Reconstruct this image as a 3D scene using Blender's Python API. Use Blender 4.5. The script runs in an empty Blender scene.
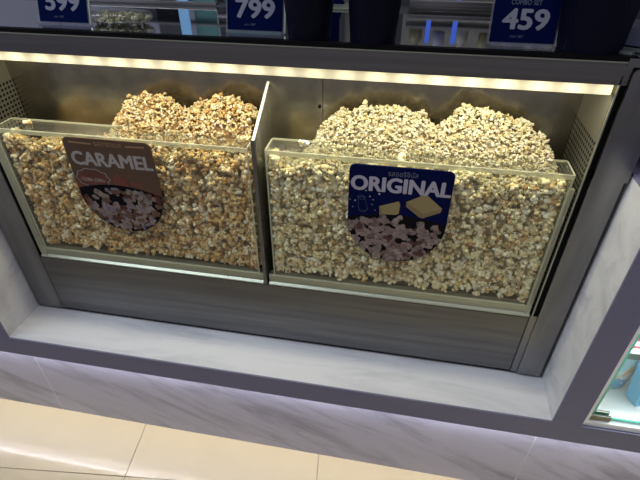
import bpy, bmesh, math, random
import numpy as np
from mathutils import Vector, Matrix, Euler
random.seed(7); rng = np.random.default_rng(7)
SC = bpy.context.scene; COL = SC.collection

# ---------------------------------------------------------------- camera
cam = bpy.data.objects.new('camera', bpy.data.cameras.new('camera')); COL.objects.link(cam)
Rv, Uv, Fv = Vector((0.9835, 0.1809, -0.0010)), Vector((-0.1065, 0.5836, 0.8050)), Vector((-0.1454, 0.7903, -0.5951))
Fv.normalize(); Rv = (Rv - Fv*Rv.dot(Fv)).normalized(); Uv = Rv.cross(Fv)
cam.matrix_world = Matrix(((Rv.x, Uv.x, -Fv.x, 0), (Rv.y, Uv.y, -Fv.y, 0), (Rv.z, Uv.z, -Fv.z, 1.6), (0, 0, 0, 1)))
cam.data.sensor_width = 36; cam.data.lens = 36*470.63/640; cam.data.clip_start = .02
SC.camera = cam
# ---------------------------------------------------------------- light
SC.view_settings.view_transform = 'Standard'; SC.view_settings.look = 'None'
SC.view_settings.exposure = 0.0; SC.view_settings.gamma = 1.0; SC.view_settings.use_curve_mapping = False
w = bpy.data.worlds.new('world'); SC.world = w; w.use_nodes = True
w.node_tree.nodes['Background'].inputs[0].default_value = (.50, .50, .62, 1)
w.node_tree.nodes['Background'].inputs[1].default_value = .38

def area(name, loc, target, sx, sy, power, color):
    l = bpy.data.lights.new(name, 'AREA'); l.shape = 'RECTANGLE'; l.size = sx; l.size_y = sy
    l.energy = power; l.color = color
    o = bpy.data.objects.new(name, l); COL.objects.link(o); o.location = loc
    # long side (size) along world X, beam turned about that axis towards the target
    d = (Vector(target) - Vector(loc)).normalized(); x = Vector((1, 0, 0)); x = (x - d*x.dot(d)).normalized(); z = -d; y = z.cross(x)
    o.rotation_euler = Matrix(((x.x, y.x, z.x), (x.y, y.y, z.y), (x.z, y.z, z.z))).to_euler()
    return o
area('ceiling_light', (-1.75, .15, 3.2), (-.2, .7, .5), 2.0, .8, 40, (.82, .93, 1.0))
area('ceiling_light', (1.2, -.5, 3.1), (.2, .6, .2), 1.0, 1.0, 10, (1.0, .95, .88))
area('case_light', (-.335, .956, 1.2925), (-.335, 1.04, .9), 1.40, .014, 4.3, (1.0, .93, .66))
area('plinth_light', (-.4, .857, .397), (-.4, .872, .387), 4.2, .008, 19, (.90, .89, 1.0))
area('cabinet_light', (1.05, .95, 1.08), (1.0, .97, .4), .9, .15, 32, (.97, .98, 1.0))

# ---------------------------------------------------------------- materials
def mat(name, col, rough=.5, metal=0., emit=None, estr=0., noise=None, bump=0., coat=0., spec=None, stretch=(1, 1, 1), nscale=20.):
    m = bpy.data.materials.new(name); m.use_nodes = True
    nt = m.node_tree; b = nt.nodes['Principled BSDF']
    b.inputs['Base Color'].default_value = (*col, 1); b.inputs['Roughness'].default_value = rough
    b.inputs['Metallic'].default_value = metal; b.inputs['Coat Weight'].default_value = coat
    b.inputs['Coat Roughness'].default_value = .08
    if spec is not None: b.inputs['Specular IOR Level'].default_value = spec
    if emit: b.inputs['Emission Color'].default_value = (*emit, 1); b.inputs['Emission Strength'].default_value = estr
    if noise or bump:
        tc = nt.nodes.new('ShaderNodeTexCoord'); mp = nt.nodes.new('ShaderNodeMapping'); mp.inputs['Scale'].default_value = stretch
        n = nt.nodes.new('ShaderNodeTexNoise'); n.inputs['Scale'].default_value = nscale; n.inputs['Detail'].default_value = 6
        nt.links.new(tc.outputs['Object'], mp.inputs[0]); nt.links.new(mp.outputs[0], n.inputs['Vector'])
        if noise:
            r = nt.nodes.new('ShaderNodeValToRGB'); e = r.color_ramp.elements
            e[0].position = .3; e[1].position = .7; e[0].color = (*noise, 1); e[1].color = (*col, 1)
            nt.links.new(n.outputs['Fac'], r.inputs[0]); nt.links.new(r.outputs[0], b.inputs['Base Color'])
        if bump:
            bp = nt.nodes.new('ShaderNodeBump'); bp.inputs['Strength'].default_value = bump; bp.inputs['Distance'].default_value = .002
            nt.links.new(n.outputs['Fac'], bp.inputs['Height']); nt.links.new(bp.outputs[0], b.inputs['Normal'])
    return m

def marble(name, base, vein, rough=.3, rotd=35, sc=1.0, lo=.42):
    m = mat(name, base, rough); nt = m.node_tree; b = nt.nodes['Principled BSDF']
    tc = nt.nodes.new('ShaderNodeTexCoord'); mp = nt.nodes.new('ShaderNodeMapping')
    mr = nt.nodes.new('ShaderNodeMapping'); mr.inputs['Rotation'].default_value = (0, math.radians(rotd), 0)
    nt.links.new(tc.outputs['Object'], mr.inputs[0]); mp.inputs['Scale'].default_value = (1.0*sc, 5*sc, 6*sc)
    n = nt.nodes.new('ShaderNodeTexNoise'); n.inputs['Scale'].default_value = 1.6; n.inputs['Detail'].default_value = 9
    n.inputs['Roughness'].default_value = .62; n.inputs['Distortion'].default_value = .7
    r = nt.nodes.new('ShaderNodeValToRGB'); e = r.color_ramp.elements
    e[0].position = lo-.09; e[1].position = lo+.12; e[0].color = (*vein, 1); e[1].color = (*base, 1)
    nt.links.new(mr.outputs[0], mp.inputs[0]); nt.links.new(mp.outputs[0], n.inputs['Vector'])
    nt.links.new(n.outputs['Fac'], r.inputs[0]); nt.links.new(r.outputs[0], b.inputs['Base Color'])
    return m

def clear(name, tint, ior=1.45, gl_rough=.03, alpha=0.0, hz=(1, 1, 1)):
    # clear sheet: transparent + fresnel gloss + a little surface haze
    m = bpy.data.materials.new(name); m.use_nodes = True; nt = m.node_tree; nt.nodes.clear()
    out = nt.nodes.new('ShaderNodeOutputMaterial'); t = nt.nodes.new('ShaderNodeBsdfTransparent'); t.inputs[0].default_value = (*tint, 1)
    g = nt.nodes.new('ShaderNodeBsdfGlossy'); g.inputs['Roughness'].default_value = gl_rough
    lw = nt.nodes.new('ShaderNodeLayerWeight'); lw.inputs[0].default_value = .5
    pw = nt.nodes.new('ShaderNodeMath'); pw.operation = 'POWER'; pw.inputs[1].default_value = 5; nt.links.new(lw.outputs['Facing'], pw.inputs[0])
    f = nt.nodes.new('ShaderNodeMapRange'); f.inputs[3].default_value = ((ior-1)/(ior+1))**2; f.inputs[4].default_value = 1; nt.links.new(pw.outputs[0], f.inputs[0])
    mx = nt.nodes.new('ShaderNodeMixShader'); nt.links.new(f.outputs[0], mx.inputs[0]); nt.links.new(t.outputs[0], mx.inputs[1]); nt.links.new(g.outputs[0], mx.inputs[2])
    d = nt.nodes.new('ShaderNodeBsdfDiffuse'); d.inputs[0].default_value = (*hz, 1)
    tl = nt.nodes.new('ShaderNodeBsdfTranslucent'); tl.inputs[0].default_value = (*hz, 1)
    dm = nt.nodes.new('ShaderNodeMixShader'); dm.inputs[0].default_value = .5
    nt.links.new(d.outputs[0], dm.inputs[1]); nt.links.new(tl.outputs[0], dm.inputs[2])
    m2 = nt.nodes.new('ShaderNodeMixShader'); m2.inputs[0].default_value = alpha
    nt.links.new(mx.outputs[0], m2.inputs[1]); nt.links.new(dm.outputs[0], m2.inputs[2]); nt.links.new(m2.outputs[0], out.inputs[0])
    return m

def attrmat(name, rough=.7, sss=0.):
    m = mat(name, (.8, .7, .5), rough); nt = m.node_tree; a = nt.nodes.new('ShaderNodeAttribute'); a.attribute_name = 'tone'
    nt.links.new(a.outputs['Color'], nt.nodes['Principled BSDF'].inputs['Base Color'])
    nt.nodes['Principled BSDF'].inputs['Specular IOR Level'].default_value = .25
    return m

M = dict(
    steel=mat('brushed_steel', (.19, .19, .20), .36, 1, noise=(.13, .13, .14), stretch=(.6, 8, 14), nscale=4),
    steelv=mat('brushed_steel_upright', (.27, .27, .285), .36, 1, noise=(.19, .19, .205), stretch=(8, 8, .8), nscale=4),
    beam=mat('dark_brushed_steel', (.22, .21, .22), .42, 1, noise=(.17, .165, .17), stretch=(.4, 8, 20), nscale=5),
    inner=mat('inner_stainless', (.42, .39, .33), .25, 1, noise=(.30, .28, .235), stretch=(1, 1, 1), nscale=22, bump=.35),
    punched=mat('punched_stainless', (.19, .185, .155), .5, .8),
    bright=mat('bright_steel_edge', (.75, .75, .75), .25, 1),
    black=mat('black_rubber', (.004, .004, .005), .5, spec=.08),
    top=mat('polished_counter_top', (.42, .42, .46), .06, 1, noise=(.36, .36, .40), nscale=6),
    trim=mat('slate_violet_laminate', (.155, .152, .245), .6),
    sill=marble('pale_marble_sill', (.66, .66, .70), (.50, .50, .55), .28, 0, 1.4),
    plinth=marble('grey_marble_plinth', (.40, .40, .50), (.21, .21, .275), .35, -24, 1.3, .40),
    grout=mat('pale_joint', (.62, .60, .62), .7),
    tile=mat('cream_stone_tile', (.455, .37, .215), .42, noise=(.43, .35, .20), nscale=5, coat=.30),
    tilegrout=mat('grout', (.16, .13, .10), .9),
    acr=clear('clear_acrylic', (.97, .97, .94), 1.49, .02, .03, (.9, .9, .8)),
    acrlip=clear('clear_acrylic_lip', (.95, .96, .93), 1.49, .04, .02, (.9, .9, .82)),
    acredge=clear('acrylic_edge', (.9, .92, .84), 1.5, .1, .38, (.92, .90, .74)),  # pale haze colour stands in for the glow of light piped to the edges
    rail=mat('satin_aluminium_rail', (.42, .44, .37), .42, .8),
    glassdiv=clear('divider_glass', (.90, .92, .88), 1.5, .03, .08, (.8, .8, .75)),
    popcar=attrmat('caramel_popcorn'), popori=attrmat('salted_popcorn'),
    navy=mat('navy_print', (.0025, .005, .045), .6, spec=.04), navycard=mat('navy_card_print', (.0008, .0035, .034), .6, spec=.02),
    brown=mat('brown_print', (.095, .058, .040), .5, noise=(.080, .047, .033), nscale=9, spec=.15),
    tan=mat('tan_print', (.26, .15, .075), .5), dkbrown=mat('dark_brown_print', (.075, .022, .018), .5),
    red=mat('caramel_red_print', (.13, .03, .02), .5), ink=mat('black_print', (.006, .005, .007), .6, spec=.05),
    letter=mat('lilac_white_letter', (.36, .34, .42), .5), letterw=mat('pale_letter', (.30, .27, .26), .5),
    digit=mat('grey_digit', (.17, .17, .23), .5), faint2=mat('thai_line_print', (.10, .11, .19), .5), faint=mat('faint_letter', (.06, .07, .14), .5),
    popink=attrmat('printed_popcorn', .5), butter=mat('butter_print', (.26, .20, .09), .5), butters=mat('butter_side_print', (.20, .15, .07), .5),
    salt=mat('blue_line_print', (.03, .04, .10), .5, spec=.1),
    bucket=mat('navy_tub_card', (.0015, .002, .010), .42, spec=.12), bucketin=mat('tub_inside', (.02, .02, .05), .6),
    holder=clear('card_holder_acrylic', (.85, .86, .9), 1.49, .05, .14, (.6, .6, .68)),
    white=mat('white_laminate', (.86, .87, .88), .35), shelfg=mat('dark_grey_shelf_edge', (.10, .115, .12), .5),
    green=mat('green_glass_edge', (.12, .55, .40), .3, emit=None), glass=clear('cabinet_glass', (.93, .98, .96), 1.5, .01, .0),
    chrome=mat('satin_metal_clamp', (.16, .16, .14), .4, 1),
    ltblue=mat('light_blue_print', (.18, .50, .75), .4), skyb=mat('sky_blue_print', (.50, .74, .86), .4), orange=mat('orange_print', (.78, .40, .20), .5),
    crim=mat('crimson_print', (.55, .08, .12), .45), paper=mat('white_paper', (.8, .8, .8), .5),
    wallb=mat('back_wall_paint', (.05, .05, .06), .7), blued=mat('blue_lit_strip', (.05, .1, .5), .5, emit=(.08, .2, 1), estr=.55),
    cyan=mat('pale_blue_panel', (.25, .5, .8), .5, emit=(.2, .45, .8), estr=.35), teal=mat('teal_panel', (.10, .25, .25), .5),
    warm=mat('warm_grey_panel', (.42, .40, .33), .45, noise=(.22, .22, .20), nscale=9), machine=mat('machine_steel', (.5, .48, .46), .35, 1, noise=(.35, .34, .34), stretch=(.3, 1, 20), nscale=5),
    lav=mat('lavender_grey_panel', (.30, .29, .36), .5), appl=mat('black_appliance', (.006, .006, .008), .5),
    yel=mat('yellow_corn_bag', (.28, .26, .14), .5, noise=(.12, .11, .06), nscale=60), bagclear=clear('clear_bag', (.8, .8, .78), 1.5, .1, .10, (.8, .8, .75)),
    box=mat('blue_grey_box', (.075, .085, .15), .5),
    chip=mat('led_chip', (1, 1, .9), .4, emit=(1, .97, .85), estr=9), chipv=mat('plinth_led_chip', (1, 1, 1), .4, emit=(.95, .93, 1), estr=60),
)
# glowing diffuser: brighter in front of each led
def diffuser():
    m = mat('glowing_diffuser', (.9, .85, .6), .4); nt = m.node_tree; b = nt.nodes['Principled BSDF']
    tc = nt.nodes.new('ShaderNodeTexCoord'); sp = nt.nodes.new('ShaderNodeSeparateXYZ')
    mu = nt.nodes.new('ShaderNodeMath'); mu.operation = 'MULTIPLY'; mu.inputs[1].default_value = 2*math.pi/.062
    cs = nt.nodes.new('ShaderNodeMath'); cs.operation = 'COSINE'
    mr = nt.nodes.new('ShaderNodeMapRange'); mr.inputs[1].default_value = -1; mr.inputs[2].default_value = 1; mr.inputs[3].default_value = .62; mr.inputs[4].default_value = 1.35
    n = nt.nodes.new('ShaderNodeTexNoise'); n.inputs['Scale'].default_value = 3.2
    r2 = nt.nodes.new('ShaderNodeMapRange'); r2.inputs[1].default_value = .35; r2.inputs[2].default_value = .65; r2.inputs[3].default_value = .72; r2.inputs[4].default_value = 1.15
    pr = nt.nodes.new('ShaderNodeMath'); pr.operation = 'MULTIPLY'
    nt.links.new(tc.outputs['Object'], sp.inputs[0]); nt.links.new(sp.outputs[0], mu.inputs[0]); nt.links.new(mu.outputs[0], cs.inputs[0]); nt.links.new(cs.outputs[0], mr.inputs[0])
    nt.links.new(tc.outputs['Object'], n.inputs['Vector']); nt.links.new(n.outputs['Fac'], r2.inputs[0])
    nt.links.new(mr.outputs[0], pr.inputs[0]); nt.links.new(r2.outputs[0], pr.inputs[1])
    b.inputs['Emission Color'].default_value = (1, .86, .50, 1); nt.links.new(pr.outputs[0], b.inputs['Emission Strength'])
    return m
M['diff'] = diffuser()

# ---------------------------------------------------------------- helpers
def link(name, me, m, parent=None, loc=(0, 0, 0), rot=(0, 0, 0), smooth=False):
    o = bpy.data.objects.new(name, me); COL.objects.link(o); o.location = loc; o.rotation_euler = rot
    if parent: o.parent = parent
    if m is not None:
        me.materials.clear(); me.materials.append(M[m] if isinstance(m, str) else m)
    if smooth: me.polygons.foreach_set('use_smooth', [True]*len(me.polygons))
    return o
def tag(o, label, cat, group=None):
    o['label'] = label; o['category'] = cat
    if group: o['group'] = group
    return o
def empty(name, loc=(0, 0, 0), rot=(0, 0, 0)):
    o = bpy.data.objects.new(name, None); COL.objects.link(o); o.location = loc; o.rotation_euler = rot; o.empty_display_size = .05
    return o
def mesh(name, V, F):
    me = bpy.data.meshes.new(name); me.from_pydata([tuple(v) for v in V], [], F); me.update(); return me
def boxes(name, L, m, parent=None, bevel=0., kind=None, **k):
    bm = bmesh.new()
    for x0, x1, y0, y1, z0, z1 in L:
        r = bmesh.ops.create_cube(bm, size=1)
        for v in r['verts']: v.co = Vector(((x0+x1)/2+v.co.x*(x1-x0), (y0+y1)/2+v.co.y*(y1-y0), (z0+z1)/2+v.co.z*(z1-z0)))
    if bevel: bmesh.ops.bevel(bm, geom=bm.edges[:], offset=bevel, segments=2, affect='EDGES', profile=.6)
    me = bpy.data.meshes.new(name); bm.to_mesh(me); bm.free()
    o = link(name, me, m, parent, **k)
    if kind: o['kind'] = kind
    return o
def box(name, x0, x1, y0, y1, z0, z1, m, parent=None, bevel=0., **k):
    return boxes(name, [(x0, x1, y0, y1, z0, z1)], m, parent, bevel, **k)
def prism_xz(name, pts, y0, y1, m, parent=None, **k):
    n = len(pts); V = [(x, y0, z) for x, z in pts]+[(x, y1, z) for x, z in pts]
    F = [list(range(n)), list(range(2*n-1, n-1, -1))]+[[(i+1) % n, i, n+i, n+(i+1) % n] for i in range(n)]
    me = mesh(name, V, F); bm = bmesh.new(); bm.from_mesh(me); bmesh.ops.recalc_face_normals(bm, faces=bm.faces); bm.to_mesh(me); bm.free()
    return link(name, me, m, parent, **k)
def prism_yz(name, pts, x0, x1, m, parent=None, **k):
    n = len(pts); V = [(x0, y, z) for y, z in pts]+[(x1, y, z) for y, z in pts]
    F = [list(range(n)), list(range(2*n-1, n-1, -1))]+[[(i+1) % n, i, n+i, n+(i+1) % n] for i in range(n)]
    me = mesh(name, V, F); bm = bmesh.new(); bm.from_mesh(me); bmesh.ops.recalc_face_normals(bm, faces=bm.faces); bm.to_mesh(me); bm.free()
    return link(name, me, m, parent, **k)
def lathe(name, prof, m, parent=None, n=40, rib=0., **k):
    V = []; F = []
    for r, z in prof:
        for i in range(n):
            a = 2*math.pi*i/n; rr = r*(1+rib*(i % 2)); V.append((rr*math.cos(a), rr*math.sin(a), z))
    for j in range(len(prof)-1):
        for i in range(n): F.append([j*n+i, j*n+(i+1) % n, (j+1)*n+(i+1) % n, (j+1)*n+i])
    return link(name, mesh(name, V, F), m, parent, smooth=(rib == 0), **k)
FONT_CACHE = {}
def text(name, s, x, z, wd, ht, y, m, parent=None, bold=0., shear=0., depth=.0006):
    """lettering standing in the XZ plane, centred at x,z and fitted to wd x ht, facing -Y"""
    cu = bpy.data.curves.new(name, 'FONT'); cu.body = s; cu.shear = shear; cu.extrude = .002; cu.resolution_u = 3
    t = bpy.data.objects.new(name+'_tmp', cu); COL.objects.link(t)
    bpy.context.view_layer.update()
    me = bpy.data.meshes.new_from_object(t.evaluated_get(bpy.context.evaluated_depsgraph_get()))
    bpy.data.objects.remove(t); bpy.data.curves.remove(cu)
    n = len(me.vertices)
    co = np.empty(n*3); me.vertices.foreach_get('co', co); co = co.reshape(-1, 3)
    mn, mx = co.min(0), co.max(0); c = (mn+mx)/2; s_ = mx-mn
    out = np.empty_like(co)
    out[:, 0] = x+(co[:, 0]-c[0])/s_[0]*wd; out[:, 2] = z+(co[:, 1]-c[1])/s_[1]*ht; out[:, 1] = y-(co[:, 2]-mn[2])/s_[2]*depth
    if bold:
        d = bold*ht/1.4; V = []; F = []; fs = [list(p.vertices) for p in me.polygons]
        for k, (dx, dz) in enumerate(((0, 0), (d, 0), (-d, 0), (d/2, d*.6), (-d/2, -d*.6), (d/2, -d*.6), (-d/2, d*.6))):
            V += [(v[0]+dx, v[1]-k*6e-6, v[2]+dz) for v in out]; F += [[i+k*n for i in f] for f in fs]
        bpy.data.meshes.remove(me); me = mesh(name, V, F)
    else: me.vertices.foreach_set('co', out.ravel()); me.update()
    me.name = name
    return link(name, me, m, parent)

# ---------------------------------------------------------------- floor
floor = box('floor', -4, 4, -3, 3.2, -.03, -.004, 'tilegrout'); floor['kind'] = 'structure'
T, G = .652, .0022; ang = math.radians(6.3); ca, sa = math.cos(ang), math.sin(ang)
tile_me = None; ox, oy = -.8, .675   # one tile corner sits on the joint crossing seen at the left
for i in range(-3, 6):
    for j in range(-4, 2):
        u0, v0 = i*T, j*T
        # columns run along the tilted joint, rows shifted half a tile every other row
        uc, vc = u0+T/2, v0+T/2
        cx = ox+uc*ca-vc*sa; cy = oy+uc*sa+vc*ca
        if abs(cx) > 3.2 or cy > 1.35 or cy < -2: continue
        if tile_me is None:
            o = box('tile', -T/2+G/2, T/2-G/2, -T/2+G/2, T/2-G/2, -.012, 0, 'tile', floor, .0008, loc=(cx, cy, 0), rot=(0, 0, ang)); tile_me = o.data
        else:
            o = bpy.data.objects.new('tile', tile_me); COL.objects.link(o); o.parent = floor; o.location = (cx, cy, 0); o.rotation_euler = (0, 0, ang)

wb = box('wall_backdrop', -3.6, 3.6, 2.3, 2.4, 0, 3.0, 'wallb'); wb['kind'] = 'structure'  # unseen dark wall, added so the polished counter top mirrors something dark

# ---------------------------------------------------------------- counter
YD, YC, ZS, ZT = .811, .947, .481, .406
counter = tag(empty('counter', (-.3, .9, 0)), 'long slate violet counter with grey marble plinth and pale marble sill around the popcorn case', 'counter')
K = dict()
def cpart(o):   # keep world placement under an offset root
    o.parent = counter; o.location = Vector(o.location)-counter.location; return o
for x0, x1 in ((-2.817, -1.166), (-1.163, .486), (.489, 2.1)):
    cpart(box('marble_panel', x0, x1, .871, .886, .0, .44, 'plinth', None, .0008))
for x in (-1.1645, .4875): cpart(box('joint_strip', x-.0014, x+.0014, .8712, .886, .0, .44, 'grout'))
cpart(box('plinth_core', -2.8, 2.1, .887, 1.2, .0, .455, 'grout'))
cpart(box('front_rail', -2.8, 2.1, .806, YD, ZT, ZS, 'trim'))
cpart(box('rail_underside', -2.8, 2.1, YD, .886, ZT+.004, ZS-.022, 'trim'))
led = cpart(box('led_channel', -2.6, 2.0, .853, .864, ZT-.003, ZT+.003, 'white'))
chips = boxes('led_chip', [(x-.005, x+.005, .856, .861, ZT-.0045, ZT-.003) for x in np.arange(-2.2, 1.4, .02)], 'chipv', led, kind='stuff')
cpart(box('sill', -1.139, .471, YD, .955, ZS-.02, ZS, 'sill'))
cpart(box('reveal_panel', .471, .481, YD, .99, ZS, 1.134, 'sill', None))
cpart(box('reveal_panel', -1.148, -1.138, YD, .99, ZS, 1.134, 'sill', None))
cpart(box('pillar_front', .471, .5420, .806, YD, ZS, 1.140, 'trim'))
cpart(box('pillar_front', -1.45, -1.138, .806, YD, ZS, 1.140, 'trim'))
cpart(box('pillar_core', .482, .5445, YD, 1.20, ZS, 1.130, 'trim'))
cpart(box('pillar_core', -1.45, -1.149, YD, 1.20, ZS, 1.130, 'trim'))
cpart(box('counter_cap', .471, .5445, YD, 1.25, 1.134, 1.140, 'trim'))
cpart(box('counter_cap', -1.45, -1.139, YD, 1.25, 1.134, 1.140, 'trim'))

# ---------------------------------------------------------------- popcorn case
case = tag(empty('popcorn_case', (-.335, 1.05, .481)), 'wide stainless steel popcorn display case with glowing light bar and two bays', 'display case')
def pc(o):
    o.parent = case; o.location = Vector(o.location)-case.location; return o
XL, XR = -1.04, .380
pc(box('front_panel', XL+.001, XR-.002, YC, YC+.02, .497, .709, 'steel', None, .001))
pc(box('base', -1.13, .462, YC+.012, 1.155, .483, .50, 'black'))
pc(box('stile', -1.131, XL-.001, YC, YC+.03, .493, 1.36, 'steelv', None, .001))
st = pc(box('stile', .398, .461, YC-.004, YC+.03, .493, 1.140, 'steelv', None, .001))
pc(box('stile_foot', XR, .399, YC, YC+.03, .493, .716, 'steelv', None, .0008))
# upper right cover panel with a rounded corner
pts = [(.398, 1.12), (.466, 1.12), (.62, 1.18), (.62, 1.345)]+[(.408-.010*math.sin(a), 1.335+.010*math.cos(a)) for a in np.linspace(0, math.pi/2, 6)]
prism = pc(prism_xz('cover_panel', pts[:2]+[(.466, 1.20), (.62, 1.20)]+pts[3:], YC-.006, YC+.02, 'steelv'))
pc(box('gasket', .386, .3970, YC+.004, YC+.04, .72, 1.33, 'black'))
pc(box('inner_edge', .3830, .3858, YC, YC+.004, .714, 1.33, 'rail'))
pc(box('gasket', XL-.003, XL+.003, YC+.003, YC+.018, .712, 1.30, 'black'))
pc(box('beam', -1.134, .3965, YC, YC+.03, 1.3135, 1.353, 'beam', None, .0008))
pc(box('beam_highlight', -1.134, .3965, YC-.001, YC+.02, 1.3535, 1.3555, 'rail'))
pc(box('black_edge', -1.134, .40, YC+.0005, YC+.014, 1.3555, 1.3625, 'black'))
pc(box('black_strip', -1.134, .40, YC+.0005, YC+.0135, 1.36255, 1.3640, 'black'))
pc(box('corner_bracket', .385, .64, YC-.002, YC+.03, 1.347, 1.362, 'steelv', None, .001))
pc(box('counter_top', -1.6, .78, YC+.015, 1.25, 1.345, 1.3628, 'top'))
bar = pc(box('light_bar', XL+.002, XR-.003, YC+.004, YC+.022, 1.2935, 1.3135, 'diff', None, .002))
boxes('led_chip', [(x-.005, x+.005, YC+.0224, YC+.0234, 1.298, 1.309) for x in np.arange(-1.01, .37, .062)], 'chip', bar, kind='stuff')
# back, floor and side liners
pc(box('back_panel', -1.046, -.196, 1.10, 1.11, .50, 1.345, 'inner'))
pc(box('back_panel', -.1945, .386, 1.10, 1.11, .50, 1.345, 'inner'))
for zz in (1.178, 1.10): pc(lathe('screw', [(.0001, .003), (.004, .003), (.0045, 0)], 'black', n=12, loc=(-.203, 1.099, zz), rot=(math.pi/2, 0, 0)))
pc(box('floor_panel', -1.042, .382, .97, 1.10, .700, .712, 'inner'))
def perforated(x, nx):
    """side liner with real punched holes; nx = +1 when it faces +X"""
    V = []; F = []; s = .0120; r = .0042; y0, y1, z0, z1 = .953, 1.10, .712, 1.345
    ny = int((y1-y0)/s); nz = int((z1-z0)/s)
    s_y = (y1-y0)/ny; s_z = (z1-z0)/nz
    for j in range(nz):
        for i in range(ny):
            cy = y0+(i+.5)*s_y; cz = z0+(j+.5)*s_z
            b = len(V); sq = [(-1, -1), (0, -1), (1, -1), (1, 0), (1, 1), (0, 1), (-1, 1), (-1, 0)]
            hole = cz < 1.195
            for a, c in sq: V.append((x, cy+a*s_y/2, cz+c*s_z/2))
            if hole:
                for a, c in sq:
                    l = math.hypot(a, c); V.append((x, cy+a/l*r, cz+c/l*r))
                for k in range(8): F.append([b+k, b+(k+1) % 8, b+8+(k+1) % 8, b+8+k])
            else: F.append([b+k for k in range(8)])
    o = link('perforated_side', mesh('perforated_side', V, F), 'punched'); pc(o)
    pc(box('side_backing', x-.004 if nx > 0 else x+.002, x-.002 if nx > 0 else x+.004, .966, 1.10, .712, 1.345, 'black'))
perforated(-1.043, 1); perforated(.383, -1)
# bottom rails, one per bay, each with a bright nosing
for x0, x1 in ((XL+.009, -.4415), (-.4405, -.3365), (-.3195, .3775)):
    r = pc(prism_yz('rail', [(.9455, .7125), (.9455, .716), (.953, .7200), (.953, .742), (.956, .745), (.972, .745), (.972, .7125)], x0, x1, 'rail'))
pc(box('rail_post', XL+.009, XL+.028, YC+.002, .958, .716, 1.10, 'acredge'))
pc(box('rail_post', .364, .376, YC+.003, .958, .716, 1.09, 'acredge'))
# divider between the bays: sheet, dark front channel and white sloping top edge
dv = pc(prism_yz('divider', [(.951, .716), (.951, 1.142), (1.099, 1.228), (1.099, .716)], -.3300, -.3270, 'glassdiv'))
box('front_channel', -.3345, -.3245, YC-.002, YC+.008, .713, 1.147, 'beam', dv, .0012)
prism_yz('top_edge', [(.948, 1.147), (.948, 1.141), (1.099, 1.228), (1.099, 1.232)], -.3320, -.3265, 'white', dv)

# ---------------------------------------------------------------- bins
def make_bin(x0, x1, label, sides):
    e = tag(empty('popcorn_bin', ((x0+x1)/2, .98, .745)), label, 'bin', 'clear acrylic bins in the popcorn case')
    L = e.location
    def p(o): o.parent = e; o.location = Vector(o.location)-L; return o
    y0 = .9475; zt = 1.121
    p(box('front_pane', x0, x1, y0, y0+.004, .746, zt-.001, 'acr'))
    p(box('rim', x0, x1, y0-.001, 1.012, zt, zt+.004, 'acrlip'))
    p(box('rim_front_edge', x0, x1, y0-.0018, y0+.0022, zt-.006, zt+.0045, 'acredge', None, .0006))
    p(box('rim_back_edge', x0+.002, x1-.002, 1.0115, 1.0145, zt+.0005, zt+.0055, 'acredge', None, .0006))
    for xs in (x0, x1-.003):
        p(box('side_pane', xs, xs+.003, y0+.005, 1.012, .746, zt-.001, 'acr'))
        p(box('side_edge', xs-.0003, xs+.0033, y0-.0003, y0+.0012, .746, zt-.006, 'acredge'))
        p(box('rim_end', xs, xs+.003, y0+.003, 1.0115, zt+.0041, zt+.0055, 'acredge'))
    p(box('foot_edge', x0, x1, y0-.0006, y0+.0014, .746, .7495, 'acredge'))
    return e
make_bin(-1.006, -.3445, 'clear acrylic bin on the left holding caramel popcorn', 1)
make_bin(-.3030, .3660, 'clear acrylic bin on the right holding original popcorn', 1)

# ---------------------------------------------------------------- popcorn
phi = (1+5**.5)/2
ICO = np.array([(-1, phi, 0), (1, phi, 0), (-1, -phi, 0), (1, -phi, 0), (0, -1, phi), (0, 1, phi), (0, -1, -phi), (0, 1, -phi), (phi, 0, -1), (phi, 0, 1), (-phi, 0, -1), (-phi, 0, 1)])/math.hypot(1, phi)
ICF = np.array([(0, 11, 5), (0, 5, 1), (0, 1, 7), (0, 7, 10), (0, 10, 11), (1, 5, 9), (5, 11, 4), (11, 10, 2), (10, 7, 6), (7, 1, 8), (3, 9, 4), (3, 4, 2), (3, 2, 6), (3, 6, 8), (3, 8, 9), (4, 9, 5), (2, 4, 11), (6, 2, 10), (8, 6, 7), (9, 8, 1)])
NL = 5
def variant():
    V = []
    for k in range(NL):
        if k == 0: c = np.zeros(3); r = .52
        else:
            d = rng.normal(size=3); d /= np.linalg.norm(d); c = d*rng.uniform(.42, .66); r = rng.uniform(.36, .54)
        V.append(ICO*r*rng.uniform(.8, 1.15, 3)*(1+rng.uniform(-.12, .12, (12, 1)))+c)
    return np.concatenate(V)
VAR = np.array([variant() for _ in range(24)])
def rots(n):
    q = rng.normal(size=(n, 4)); q /= np.linalg.norm(q, axis=1)[:, None]; w_, x, y, z = q.T
    return np.stack([np.stack([1-2*(y*y+z*z), 2*(x*y-w_*z), 2*(x*z+w_*y)], -1), np.stack([2*(x*y+w_*z), 1-2*(x*x+z*z), 2*(y*z-w_*x)], -1), np.stack([2*(x*z-w_*y), 2*(y*z+w_*x), 1-2*(x*x+y*y)], -1)], 1)
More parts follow.
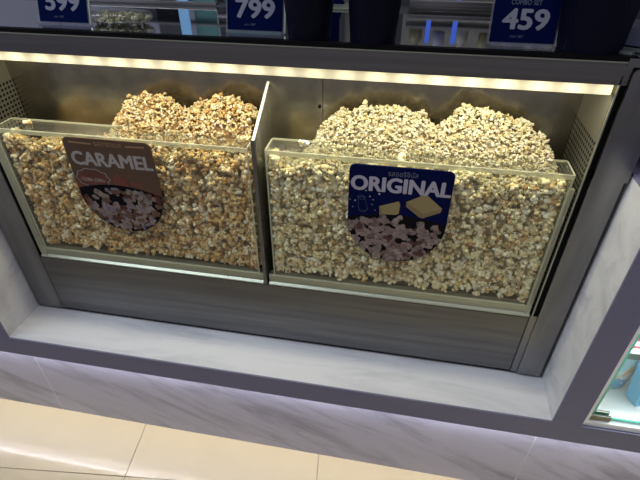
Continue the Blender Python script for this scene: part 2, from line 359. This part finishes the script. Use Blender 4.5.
def kernels(P, S, pal, wts, hull, hullp, calm=None):
    n = len(P); vi = rng.integers(0, 24, n); R = rots(n)
    V = np.einsum('nij,nkj->nki', R, VAR[vi])*S[:, None, None]+P[:, None, :]
    F = (np.arange(n*NL)[:, None, None]*12+ICF[None]).reshape(-1, 3)
    ci = rng.choice(len(pal), n, p=wts); base = np.array(pal)[ci]*rng.uniform(.86, 1.08, (n, 1))
    C = np.repeat(base[:, None, :], NL, 1)*rng.uniform(.9, 1.06, (n, NL, 1))
    hm = rng.random((n, NL)) < hullp; hm[:, 0] |= rng.random(n) < .35
    if calm is not None: hm[calm] &= rng.random((calm.sum(), NL)) < .18
    C[hm] = np.array(hull)*rng.uniform(.7, 1.3, (hm.sum(), 1))
    C = np.repeat(np.clip(C, 0, 1)[:, :, None, :], 12, 2).reshape(-1, 3)
    return V.reshape(-1, 3), F, C
def build_pop(name, V, F, C, m, core=None):
    nv = len(V)
    if core:
        cv, cf, cc = core; F2 = [tuple(i+nv for i in f) for f in cf]; V = np.concatenate([V, cv]); C = np.concatenate([C, np.tile(cc, (len(cv), 1))]); F = np.concatenate([F, np.array(F2)])
    me = bpy.data.meshes.new(name); me.vertices.add(len(V)); me.vertices.foreach_set('co', V.ravel())
    me.loops.add(F.size); me.loops.foreach_set('vertex_index', F.ravel().astype(np.int32))
    me.polygons.add(len(F)); me.polygons.foreach_set('loop_start', np.arange(0, F.size, 3, dtype=np.int32)); me.polygons.foreach_set('loop_total', np.full(len(F), 3, dtype=np.int32))
    me.update(calc_edges=True)
    a = me.color_attributes.new('tone', 'FLOAT_COLOR', 'POINT'); a.data.foreach_set('color', np.concatenate([C, np.ones((len(C), 1))], 1).ravel())
    o = link(name, me, m, smooth=True); return o
def heap(name, x0, x1, ridge, flat, pal, wts, hull, hullp, m, coretone, seed, heapw=None):
    rx, rz = np.array(ridge).T; rx = rx*.968; rz = 1.6-(1.6-rz)*.968
    def H(x, y):
        r = np.interp(x, rx, rz, left=flat, right=flat)
        t = np.clip((y-.968)/.082, 0, 1); t = t*t*(3-2*t)
        f = 1.088+.010*np.sin(x*37+seed)+.008*np.sin(x*83)
        h = f*(1-t)+(r+.005*np.sin(x*61+y*90)*np.sin(y*70-x*29+1)+.004*np.sin(x*140+2))*t
        return h-np.clip(y-1.055, 0, 1)*.8-.006
    s = .0106
    # front face against the pane
    n1 = int((x1-x0)*.36/(.0125**2)*1.9)
    P1 = np.stack([rng.uniform(x0, x1, n1), .9595+rng.uniform(0, 1, n1)**1.2*.030, rng.uniform(.757, 1.12, n1)], 1)
    P1 = P1[P1[:, 2] < H(P1[:, 0], P1[:, 1])]
    # top surface
    X1 = x1 if x1 < 0 else .366
    n2 = int((X1-x0)*.13/(.0085**2)*4.4)
    P2 = np.stack([rng.uniform(x0-.01, X1, n2), rng.uniform(.960, 1.090, n2), np.zeros(n2)], 1)
    P2[:, 2] = H(P2[:, 0], P2[:, 1])-rng.uniform(0, 1, n2)**1.5*.02+(rng.random(n2) < .10)*rng.uniform(.003, .010, n2)
    # left and right sides of the load
    n3 = 700
    P3 = np.stack([np.where(rng.random(n3) < .5, x0+rng.random(n3)*.008, x1-rng.random(n3)*.008), rng.uniform(.96, 1.01, n3), rng.uniform(.757, 1.10, n3)], 1)
    P = np.concatenate([P1, P2, P3]); S = s*rng.uniform(.78, 1.25, len(P)); S[len(P1):len(P1)+len(P2)] *= .51
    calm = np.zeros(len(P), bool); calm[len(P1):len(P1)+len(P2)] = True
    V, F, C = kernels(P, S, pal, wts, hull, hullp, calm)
    C[np.repeat(calm, NL*12)] *= .70; C[np.repeat(~calm, NL*12)] *= 1.13; C = np.clip(C, 0, .95)  # lighting balance put into the tones: top kernels darkened, front ones brightened
    # inner mass so that nothing shows through the gaps
    gx = np.linspace(x0+.006, x1-.006, 40); gy = np.linspace(.990, 1.090, 10); cv = []; cf = []
    for x in gx:
        for y in gy: cv.append((x, y, float(H(x, y))-.022))
    for x in gx:
        for y in gy: cv.append((x, y, .75))
    ny = len(gy); nn = len(gx)*ny
    for i in range(len(gx)-1):
        for j in range(ny-1):
            a = i*ny+j; cf += [(a, a+ny, a+ny+1), (a, a+ny+1, a+1)]
        a = i*ny; cf += [(a, nn+a, nn+a+ny), (a, nn+a+ny, a+ny)]
    for i in (0, len(gx)-1):
        for j in range(ny-1): a = i*ny+j; cf += [(a, a+1, nn+a+1), (a, nn+a+1, nn+a)]
    return build_pop(name, V, F, C, m, (np.array(cv), cf, np.array(coretone)))
car_ridge = [(-1.00, 1.045), (-.80, 1.05), (-.772, 1.086), (-.739, 1.13), (-.706, 1.17), (-.64, 1.193), (-.588, 1.18), (-.558, 1.154), (-.508, 1.173), (-.465, 1.198), (-.413, 1.197), (-.377, 1.174), (-.350, 1.150)]
org_ridge = [(-.30, 1.055), (-.24, 1.06), (-.221, 1.085), (-.2, 1.13), (-.175, 1.165), (-.139, 1.184), (-.068, 1.197), (.014, 1.197), (.05, 1.185), (.081, 1.155), (.117, 1.195), (.151, 1.213), (.215, 1.201), (.262, 1.188), (.312, 1.161), (.351, 1.114), (.368, 1.07)]
pal_c = [(.82, .68, .42), (.74, .54, .26), (.58, .34, .12), (.86, .78, .60), (.68, .46, .20)]
pal_o = [(.86, .78, .55), (.80, .70, .42), (.90, .85, .68), (.72, .56, .28)]
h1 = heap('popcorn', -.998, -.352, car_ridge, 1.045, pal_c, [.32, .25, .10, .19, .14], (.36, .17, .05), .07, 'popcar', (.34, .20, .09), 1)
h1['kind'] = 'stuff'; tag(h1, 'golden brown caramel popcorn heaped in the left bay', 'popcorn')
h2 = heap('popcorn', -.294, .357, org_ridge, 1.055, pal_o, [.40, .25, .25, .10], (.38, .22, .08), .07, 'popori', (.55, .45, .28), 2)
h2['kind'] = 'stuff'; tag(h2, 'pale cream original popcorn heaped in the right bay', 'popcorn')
for x, y, sc, pl, hl, lb in ((-.222, .978, .0125, (.93, .90, .78), (.6, .45, .2), 'single large white popcorn piece lying on the right bin rim near the divider'),
                     (-.362, .985, .0095, (.85, .70, .40), (.5, .25, .08), 'single golden popcorn piece on the left bin rim beside the divider'),
                     (-.938, .982, .0095, (.86, .74, .46), (.5, .25, .08), 'single pale popcorn piece on the left bin rim at its far left')):
    V, F, C = kernels(np.array([(0, 0, 0)]), np.array([sc]), [pl], [1.], hl, .02)
    V2, F2, C2 = kernels(np.array([(sc*.9, .002, -.001)]), np.array([sc*.8]), [pl], [1.], hl, .02)
    o = build_pop('popcorn_piece', np.concatenate([V, V2]), np.concatenate([F, F2+len(V)]), np.concatenate([C, C2]), 'popori')
    zmin = min(v.co.z for v in o.data.vertices); o.location = (x, y, 1.1252-zmin); tag(o, lb, 'popcorn')

# ---------------------------------------------------------------- flavour signs
def sign_outline(w_, zt, zc, rc, n=24):
    pts = []
    for a in np.linspace(math.pi/2, 0, 6): pts.append((w_/2-rc+rc*math.cos(a), zt-rc+rc*math.sin(a)))
    for a in np.linspace(0, -math.pi, n): pts.append((w_/2*math.cos(a), zc+w_/2*math.sin(a)))
    for a in np.linspace(math.pi, math.pi/2, 6): pts.append((-w_/2+rc+rc*math.cos(a), zt-rc+rc*math.sin(a)))
    return pts
def blob_print(name, parent, n, ok, pal, wts, y, seed, size=.0105, off=(0, 0)):
    r = np.random.default_rng(seed); V = []; F = []; C = []
    lay = 0
    for _ in range(n):
        for _t in range(60):
            x = r.uniform(-.118, .118)+off[0]; z = r.uniform(-.09, .09)+off[1]
            if ok(x, z): break
        else: continue
        base = np.array(pal[r.choice(len(pal), p=wts)])*r.uniform(.8, 1.15); lay += 1; yy = y-lay*2.2e-6
        for k in range(5):
            a = r.uniform(0, 6.28); d = size*.55*(k > 0); rr = size*r.uniform(.38, .6); cx = x+d*math.cos(a); cz = z+d*math.sin(a)
            if not ok(cx, cz): continue
            b = len(V); c = base*(r.uniform(.75, 1.12)) if k else base*.45
            for t in range(8): V.append((cx+rr*math.cos(t*.785), yy-k*4e-7, cz+rr*math.sin(t*.785))); C.append(c)
            F.append([b+t for t in range(8)])
    me = mesh(name, V, F); a = me.color_attributes.new('tone', 'FLOAT_COLOR', 'POINT')
    a.data.foreach_set('color', np.concatenate([np.array(C), np.ones((len(C), 1))], 1).ravel())
    o = link(name, me, 'popink', parent); o['kind'] = 'stuff'; return o
YS = .9455
# local frame of a sign: x from its centre, z from the arc centre
ZC = .966
def poly(name, pts, y, m, parent): return prism_xz(name, pts, y, y+.0002, m, parent)
def ell(cx, cz, a, b, t0=0, t1=2*math.pi, n=28): return [(cx+a*math.cos(t), cz+b*math.sin(t)) for t in np.linspace(t0, t1, n, endpoint=(t1-t0) < 6.2)]
R = .1165
sC = tag(empty('flavour_sign', (-.701, YS, ZC+.003)), 'brown caramel sign with rounded bottom on the left bin', 'sign', 'flavour signs on the bins')
prism_xz('sign_board', sign_outline(.233, .151, -.001, .016), -.0035, 0, 'brown', sC)
text('lettering', 'CARAMEL', .003, .096, .214, .036, -.0036, 'letterw', sC, bold=.075)
text('lettering', 'รสคาราเมล', .004, .1385, .072, .011, -.0036, 'tan', sC, bold=0)
poly('banner_line', [(-.100, .137), (-.040, .135), (-.040, .139), (-.100, .141)], -.0037, 'tan', sC)
poly('banner_line', [(.050, .135), (.100, .137), (.100, .141), (.050, .139)], -.0037, 'tan', sC)
# maroon badge with a scalloped outline
bd = poly('badge', ell(-.064, .040, .042, .024, n=20), -.0037, 'dkbrown', sC)
sc_pts = []
for t in np.linspace(0, 2*math.pi, 60, endpoint=False): k = 1+.05*math.cos(10*t); sc_pts.append((-.064+.046*k*math.cos(t), .040+.028*k*math.sin(t)))
poly('badge_outline', sc_pts, -.00365, 'letterw', sC); poly('badge_ground', [(-.064+(x+.064)*.955, .040+(z-.04)*.94) for x, z in sc_pts], -.00368, 'brown', sC)
poly('badge_ribbon', [(-.102, .050), (-.064, .040), (-.026, .050), (-.026, .030), (-.064, .022), (-.102, .030)], -.00395, 'red', sC)
for sgn in (-1, 1): text('badge_lettering', 'CORN', -.064+sgn*.017, .036, .028, .009, -.0040, 'letterw', sC, bold=.01)
# red toffee chunks, dark bowl mouth and printed popcorn
for pts in ([(-.010, .045), (.012, .062), (.030, .030), (.018, .008), (-.006, .014)], [(.035, .040), (.068, .038), (.072, .024), (.042, .027)], [(.060, .016), (.114, .010), (.114, -.022), (.070, -.010)], [(-.116, .03), (-.100, .022), (-.096, -.004), (-.116, -.012)], [(.02, .05), (.034, .046), (.03, .036)]):
    poly('toffee_chunk', pts, -.0037, 'red', sC)
bowl = []
for a in np.linspace(-.05, -math.pi+.05, 30): bowl.append((.1155*math.cos(a), -.001+.1155*math.sin(a)))
bowl = [(x, z) for x, z in bowl if z < -.012]
top = [(x, .004+.022*math.cos((x+.006)/.115*1.45)) for x in np.linspace(bowl[-1][0], bowl[0][0], 16)]
poly('bowl', bowl+top, -.0038, 'ink', sC)
def okc(x, z): return math.hypot(x, z+.001) < .1125 and z < -.004+.018*math.cos((x-.012)/.115*1.5) and x > -.105
blob_print('printed_popcorn', sC, 170, okc, [(.24, .185, .16), (.20, .16, .19), (.13, .07, .05), (.085, .025, .02)], [.42, .22, .2, .16], -.0041, 3, off=(0, -.03))

sO = tag(empty('flavour_sign', (.0105, YS, ZC)), 'navy blue original sign with rounded bottom and butter cubes on the right bin', 'sign', 'flavour signs on the bins')
prism_xz('sign_board', sign_outline(.232, .146, -.001, .014), -.0035, 0, 'navy', sO)
text('lettering', 'ORIGINAL', .001, .1000, .222, .036, -.0036, 'letter', sO, bold=.085)
text('lettering', 'รสออริจินัล', .004, .1305, .066, .0135, -.0036, 'faint2', sO, bold=0)
def okb(x, z): return math.hypot(x, z+.001) < .1135 and z < -.012+.026*math.cos((x)/.115*1.3)+.004*math.sin(x*140)
bo = [(x, z+.0) for x, z in bowl]; top2 = [(x, .002+.020*math.cos(x/.115*1.4)) for x in np.linspace(bowl[-1][0], bowl[0][0], 16)]
poly('bowl', bowl+top2, -.0038, 'ink', sO)
b1 = [(-.047, .041), (-.012, .060), (.000, .062), (.004, .052), (.005, .030), (-.030, .008), (-.041, .018)]
b1 = [(-.043, .042), (.001, .060), (.005, .052), (.004, .026), (-.031, .009), (-.040, .014)]
bt = poly('butter_cube', b1, -.0037, 'butter', sO); poly('butter_side', [(-.043, .042), (-.038, .040), (-.031, .009), (-.040, .014)], -.0039, 'butters', sO)
poly('butter_cube', [(.018, .060), (.055, .083), (.066, .080), (.100, .051), (.060, .033), (.052, .034)], -.0037, 'butter', sO)
poly('butter_side', [(.018, .060), (.054, .034), (.060, .033), (.100, .051), (.098, .040), (.060, .020), (.052, .022), (.019, .047)], -.0037, 'butters', sO)
# salt shaker drawn in faint line, with stray grains
def ring(name, pts, wd, y, m, parent):
    c = np.mean(pts, 0); ins = [tuple(c+(np.array(p)-c)*(1-wd)) for p in pts]
    n = len(pts); V = [(x, y, z) for x, z in pts]+[(x, y, z) for x, z in ins]; return link(name, mesh(name, V, [[i, (i+1) % n, n+(i+1) % n, n+i] for i in range(n)]), m, parent)
ring('salt_shaker', [(-.094, .062), (-.082, .067), (-.076, .058), (-.068, .030), (-.076, .022), (-.090, .024), (-.092, .036)], .16, -.0037, 'salt', sO)
ring('salt_shaker_cap', ell(-.086, .062, .010, .007, n=12), .25, -.0038, 'salt', sO)
gr = []
for x, z, s in ((-.076, .081, .0014), (-.045, .075, .0022), (-.100, .052, .0016), (-.112, .054, .001), (-.066, .066, .0014), (-.060, .045, .001), (-.105, .034, .001), (-.058, .058, .0012), (-.052, .03, .001)): gr.append((x-s, x+s, -.0039, -.0036, z-s, z+s))
boxes('salt_grains', gr, 'letter', sO, kind='stuff')
blob_print('printed_popcorn', sO, 200, okb, [(.27, .205, .19), (.23, .17, .16), (.17, .11, .10), (.08, .035, .035)], [.45, .28, .17, .10], -.0041, 5, off=(0, -.03))

# ---------------------------------------------------------------- price cards
def price_card(x, y, num, rz, label, extra=True):
    tilt = -math.radians(17)
    e = tag(empty('price_card', (x, y, 1.3632), (0, 0, rz)), label, 'price card', 'navy price cards on the counter top')
    L = .117; hh = .084
    face = empty('face_tmp'); bpy.data.objects.remove(face)
    rot = (tilt, 0, 0)
    c = box('card', -L/2, L/2, -.0006, .0006, .006, hh, 'navycard', e, loc=(0, 0, 0), rot=rot)
    box('sleeve', -L/2-.004, L/2+.006, .0012, .0026, .002, hh+.003, 'holder', e, rot=rot)
    box('foot_clip', -L/2-.003, L/2+.004, -.006, .010, 0, .0055, 'holder', e, .0012)
    box('sleeve_edge', L/2+.003, L/2+.0065, .0008, .0028, .002, hh+.003, 'rail', e, rot=rot)
    text('digits', num, .001, .0465, .080, .034, -.0007, 'digit', c, bold=.08)
    if extra: text('lettering', 'COMBO SET', -.002, .0750, .054, .0080, -.0007, 'faint', c, bold=.02)
    text('lettering', 'บาท / SET', -.010, .0165, .024, .0042, -.0007, 'faint', c)
    return e
price_card(-.757, .998, '599', 0, 'navy price card reading 599 standing at the left of the counter top', False)
price_card(-.321, .998, '799', 0, 'navy price card reading 799 standing left of two navy tubs', False)
price_card(.205, .992, '459', 0, 'navy price card reading combo set 459 beside the widest navy tub')

# ---------------------------------------------------------------- navy tubs
def tub(x, y, r0, r1, h, label):
    e = tag(empty('popcorn_tub', (x, y, 1.3632)), label, 'tub', 'navy popcorn tubs on the counter top')
    lathe('body', [(.001, .004), (r0-.002, .004), (r0, 0), (r0+(r1-r0)*.03, .006), (r1, h), (r1-.001, h), (r0-.001, .008), (.001, .007)], 'bucket', e, n=96, rib=.010)
    ring_ = [(r1-.001+.0028*math.cos(a), h+.0028*math.sin(a)) for a in np.linspace(0, 2*math.pi, 9)]
    lathe('rim', ring_, 'bucket', e, n=48)
    return e
tub(-.205, .997, .0425, .060, .20, 'tall navy cardboard popcorn tub just right of the 799 card')
tub(-.076, .990, .0440, .060, .20, 'tall navy cardboard popcorn tub standing alone in the middle of the counter top')
tub(.327, 1.008, .0590, .070, .21, 'wide navy popcorn tub right of the 459 card near the case corner')

# small tilted box and black appliance at the right corner
bxo = empty('small_box', (.437, 1.005, 1.3632), (0, 0, math.radians(-24))); tag(bxo, 'small dark blue grey box lying askew at the right corner of the counter top', 'box')
box('lower_tray', -.045, .060, -.034, .034, 0, .008, 'shelfg', bxo, .002); box('body', -.045, .070, -.036, .040, .0105, .042, 'box', bxo, .002)
ap = empty('black_appliance', (.60, 1.17, 1.3632)); tag(ap, 'black appliance standing behind the small blue grey box', 'appliance')
box('body', -.10, .17, -.05, .06, .01, .30, 'appl', ap, .006); box('foot', -.09, -.06, -.04, .04, 0, .01, 'black', ap); box('foot', .12, .15, -.04, .04, 0, .01, 'black', ap)
sl = tag(box('napkin_tray', -.012, .012, -.008, .008, 0, .005, 'shelfg', None, .001, loc=(.385, .972, 1.3632), rot=(0, 0, -.6)), 'little dark grey clip lying beside the widest tub', 'clip')

# ---------------------------------------------------------------- back machines (seen over and mirrored in the counter top)
bc = tag(box('back_counter', -2.4, 1.6, 1.305, 1.9, .0, 1.352, 'wallb', None, .003), 'dark work counter behind the popcorn case', 'counter')
m1 = empty('popcorn_machine', (.17, 1.45, 1.352)); tag(m1, 'steel popcorn machine with horizontal ribs behind the counter top', 'machine')
box('base', -.185, .40, -.143, .0, .0, .034, 'machine', m1, .002)
for k in range(4): box('rib', -.165, .40, -.1438-.0004*k, -.1425, .004+.0078*k, .0085+.0078*k, 'bright' if k == 0 else 'machine', m1)
box('back_panel', -.20, .42, .02, .05, .022, .42, 'warm', m1)
for x in (-.130, -.062): box('light_tube', x-.006, x+.006, -.09, -.08, .034, .10, 'blued', m1)
for k in range(9): lathe('jar', [(.001, 0), (.017, 0), (.018, .03), (.010, .04), (.010, .05), (.001, .05)], ('yel', 'lav', 'warm')[k % 3], m1, n=14, loc=(-.16+.062*k, -.03, .075+.01*(k % 2)))
box('shelf', -.19, .40, -.05, .01, .068, .075, 'machine', m1)
m2 = empty('glass_cabinet', (-.62, 1.42, 1.352)); tag(m2, 'back bar cabinet with steel rails and a pale blue panel behind the 799 card', 'cabinet')
box('rail', -.28, .12, -.165, -.15, .012, .020, 'machine', m2, .001); box('rail', .105, .26, -.13, -.115, .035, .043, 'machine', m2, .001)
box('blue_panel', -.030, .000, -.075, -.07, .0, .125, 'cyan', m2); box('teal_panel', .010, .075, -.06, -.055, .0, .13, 'teal', m2); box('grey_panel', -.30, -.12, -.03, -.02, 0, .16, 'lav', m2); box('dark_panel', -.115, -.045, -.04, -.03, 0, .16, 'wallb', m2)
box('teal_panel', .09, .25, -.03, -.02, 0, .14, 'teal', m2); box('mullion', .080, .084, -.07, -.062, 0, .15, 'bright', m2); box('shelf', -.28, .25, -.07, -.02, .075, .079, 'machine', m2)
m3 = empty('steel_upright', (-.215, 1.32, 1.352)); tag(m3, 'pale steel equipment leg glimpsed between two navy tubs', 'stand')
box('foot', -.03, .09, -.05, .06, .0, .016, 'rail', m3, .002); box('panel', .035, .11, .03, .04, .016, .17, 'warm', m3); box('post', .0, .02, .0, .03, .016, .17, 'navycard', m3)
prism_xz('brace', [(.0, .016), (.035, .016), (.02, .05), (.0, .05)], -.004, .012, 'navycard', m3)
m4 = empty('wall_panelling', (-1.25, 1.62, 1.352)); tag(m4, 'lavender grey panels with dark joints at the far left behind the 599 card', 'panelling')
for k in range(4): box('panel', -.55+.28*k, -.275+.28*k, 0, .02, 0, .30, 'lav', m4, .001)
bg = empty('corn_bag', (-.640, 1.035, 1.3632), (0, 0, .05)); tag(bg, 'clear bag of yellow corn snacks lying right of the 599 card', 'bag')
def pillow(name, a, b, c, m, parent, seed, z):
    bm = bmesh.new(); bmesh.ops.create_icosphere(bm, subdivisions=4, radius=1)
    r = random.Random(seed)
    for v in bm.verts:
        x, y, q = v.co; ex = lambda t, p: math.copysign(abs(t)**p, t)
        w1 = .10*math.sin(x*9+seed)+.08*math.sin(y*13+x*5)
        v.co = Vector((ex(x, .5)*a, ex(y, .6)*b, z+(ex(q, .9)*c*(1+w1)) if True else 0))
    me = bpy.data.meshes.new(name); bm.to_mesh(me); bm.free(); return link(name, me, m, parent, smooth=True)
n_ = 70; P_ = np.stack([rng.uniform(-.058, .058, n_), rng.uniform(-.022, .022, n_), rng.uniform(.006, .020, n_)], 1)
V, F, C = kernels(P_, .0075*rng.uniform(.8, 1.3, n_), [(.42, .40, .20), (.55, .53, .38), (.30, .27, .10)], [.4, .3, .3], (.2, .15, .05), .05)
cs_ = build_pop('contents', V, F, C, 'popori'); cs_.parent = bg; cs_['kind'] = 'stuff'
pillow('wrapper', .070, .032, .0135, 'bagclear', bg, 2, .0145)

# ---------------------------------------------------------------- glass display cabinet on the right
cb = empty('snack_cabinet', (1.0, .95, .481)); tag(cb, 'brightly lit white snack cabinet behind glass at the lower right', 'display case')
def cp(o, par=None): o.parent = par or cb; o.location = Vector(o.location)-cb.location; return o
cp(box('base', .545, 1.6, .812, 1.16, .481, .499, 'white', None, .0008))
cp(box('side_liner', .5447, .5492, .8115, 1.16, .4995, 1.125, 'white'))
cp(box('back', .55, 1.6, 1.16, 1.17, .50, 1.13, 'white')); cp(box('side_liner', 1.59, 1.6, .83, 1.16, .4995, 1.125, 'white'))
cp(box('top', .545, 1.6, .812, 1.2, 1.126, 1.14, 'trim'))
cp(box('white_edge', .5421, .5485, .8045, .811, .4995, 1.125, 'white')); gp = cp(box('glass_door', .5641, 1.58, .824, .829, .507, 1.12, 'glass'))
cp(box('glass_edge', .5590, .5665, .8235, .8295, .507, 1.12, 'green')); cp(box('glass_foot_edge', .5641, 1.58, .8235, .8295, .5045, .507, 'green'))
cl = cp(box('clamp', .5565, .606, .816, .8225, .503, .521, 'chrome', None, .0012)); cp(box('clamp', .5565, .606, .8305, .837, .503, .521, 'chrome', None, .0012))
cp(box('clamp_cap', .5555, .606, .816, .837, .4995, .5028, 'bright'))
cp(box('shelf', .553, 1.585, .872, 1.155, .700, .706, 'white')); cp(box('shelf_front', .553, 1.585, .868, .8715, .688, .708, 'shelfg'))
# products
t1 = empty('paper_tub', (.646, .972, .4992)); tag(t1, 'white and light blue paper snack tub with orange picture behind the cabinet glass', 'tub')
lathe('body', [(.001, .003), (.042, 0), (.055, .148), (.053, .148), (.040, .006), (.001, .006)], 'paper', t1, n=40)
lathe('rim', [(.0545+.0025*math.cos(a), .148+.0025*math.sin(a)) for a in np.linspace(0, 6.283, 9)], 'paper', t1)
lathe('blue_band', [(.0428, .004), (.0463, .045)], 'ltblue', t1, n=40); lathe('blue_band', [(.0493, .080), (.0546, .140)], 'skyb', t1, n=40)
def curved(name, pts, m, parent):
    V = []; 
    for a, z in pts: r = .0432+(.0555-.0432)*z/.148+.0006; V.append((r*math.sin(a), -r*math.cos(a), z))
    return link(name, mesh(name, V, [list(range(len(V)))]), m, parent)
curved('orange_picture', [(-1.2, .085), (-.9, .062), (-.4, .052), (.1, .062), (.4, .085), (.2, .108), (-.2, .122), (-.7, .118), (-1.1, .10)], 'orange', t1)
curved('red_picture', [(-.7, .050), (-.3, .040), (.1, .048), (-.2, .056)], 'crim', t1); curved('white_label', [(-.7, .025), (.3, .025), (.3, .036), (-.7, .036)], 'paper', t1)
t2 = empty('snack_box', (.738, .915, .4992), (0, math.radians(-9), math.radians(18))); tag(t2, 'bright blue snack box leaning beside the paper tub in the cabinet', 'box')
t2.location.z = .4992+.0096
box('body', -.06, .06, -.02, .02, 0, .155, 'ltblue', t2, .001)
box('band', -.0605, .0605, -.0206, -.0203, .135, .150, 'skyb', t2); text('lettering', 'popcorn', .012, .055, .070, .026, -.0203, 'paper', t2, bold=.02)
prism_xz('white_picture', ell(.012, .10, .030, .018, n=20), -.0208, -.0203, 'paper', t2)
for k in range(2):
    b_ = empty('snack_packet', (.645+.125*k, .905, .6905-.004), (0, 0, math.radians(4))); b_.location.z = .7062
    tag(b_, ('crimson and white snack packet on the upper shelf at its left end', 'crimson and white snack packet on the upper shelf second from its left end')[k], 'packet', 'crimson packets on the upper shelf')
    box('body', -.058, .058, -.015, .020, 0, .058, 'crim', b_, .003); box('label', -.052, .052, -.0158, -.0152, .010, .026, 'paper', b_); box('white_top', -.058, .058, -.012, .017, .0582, .095, 'paper', b_, .002)
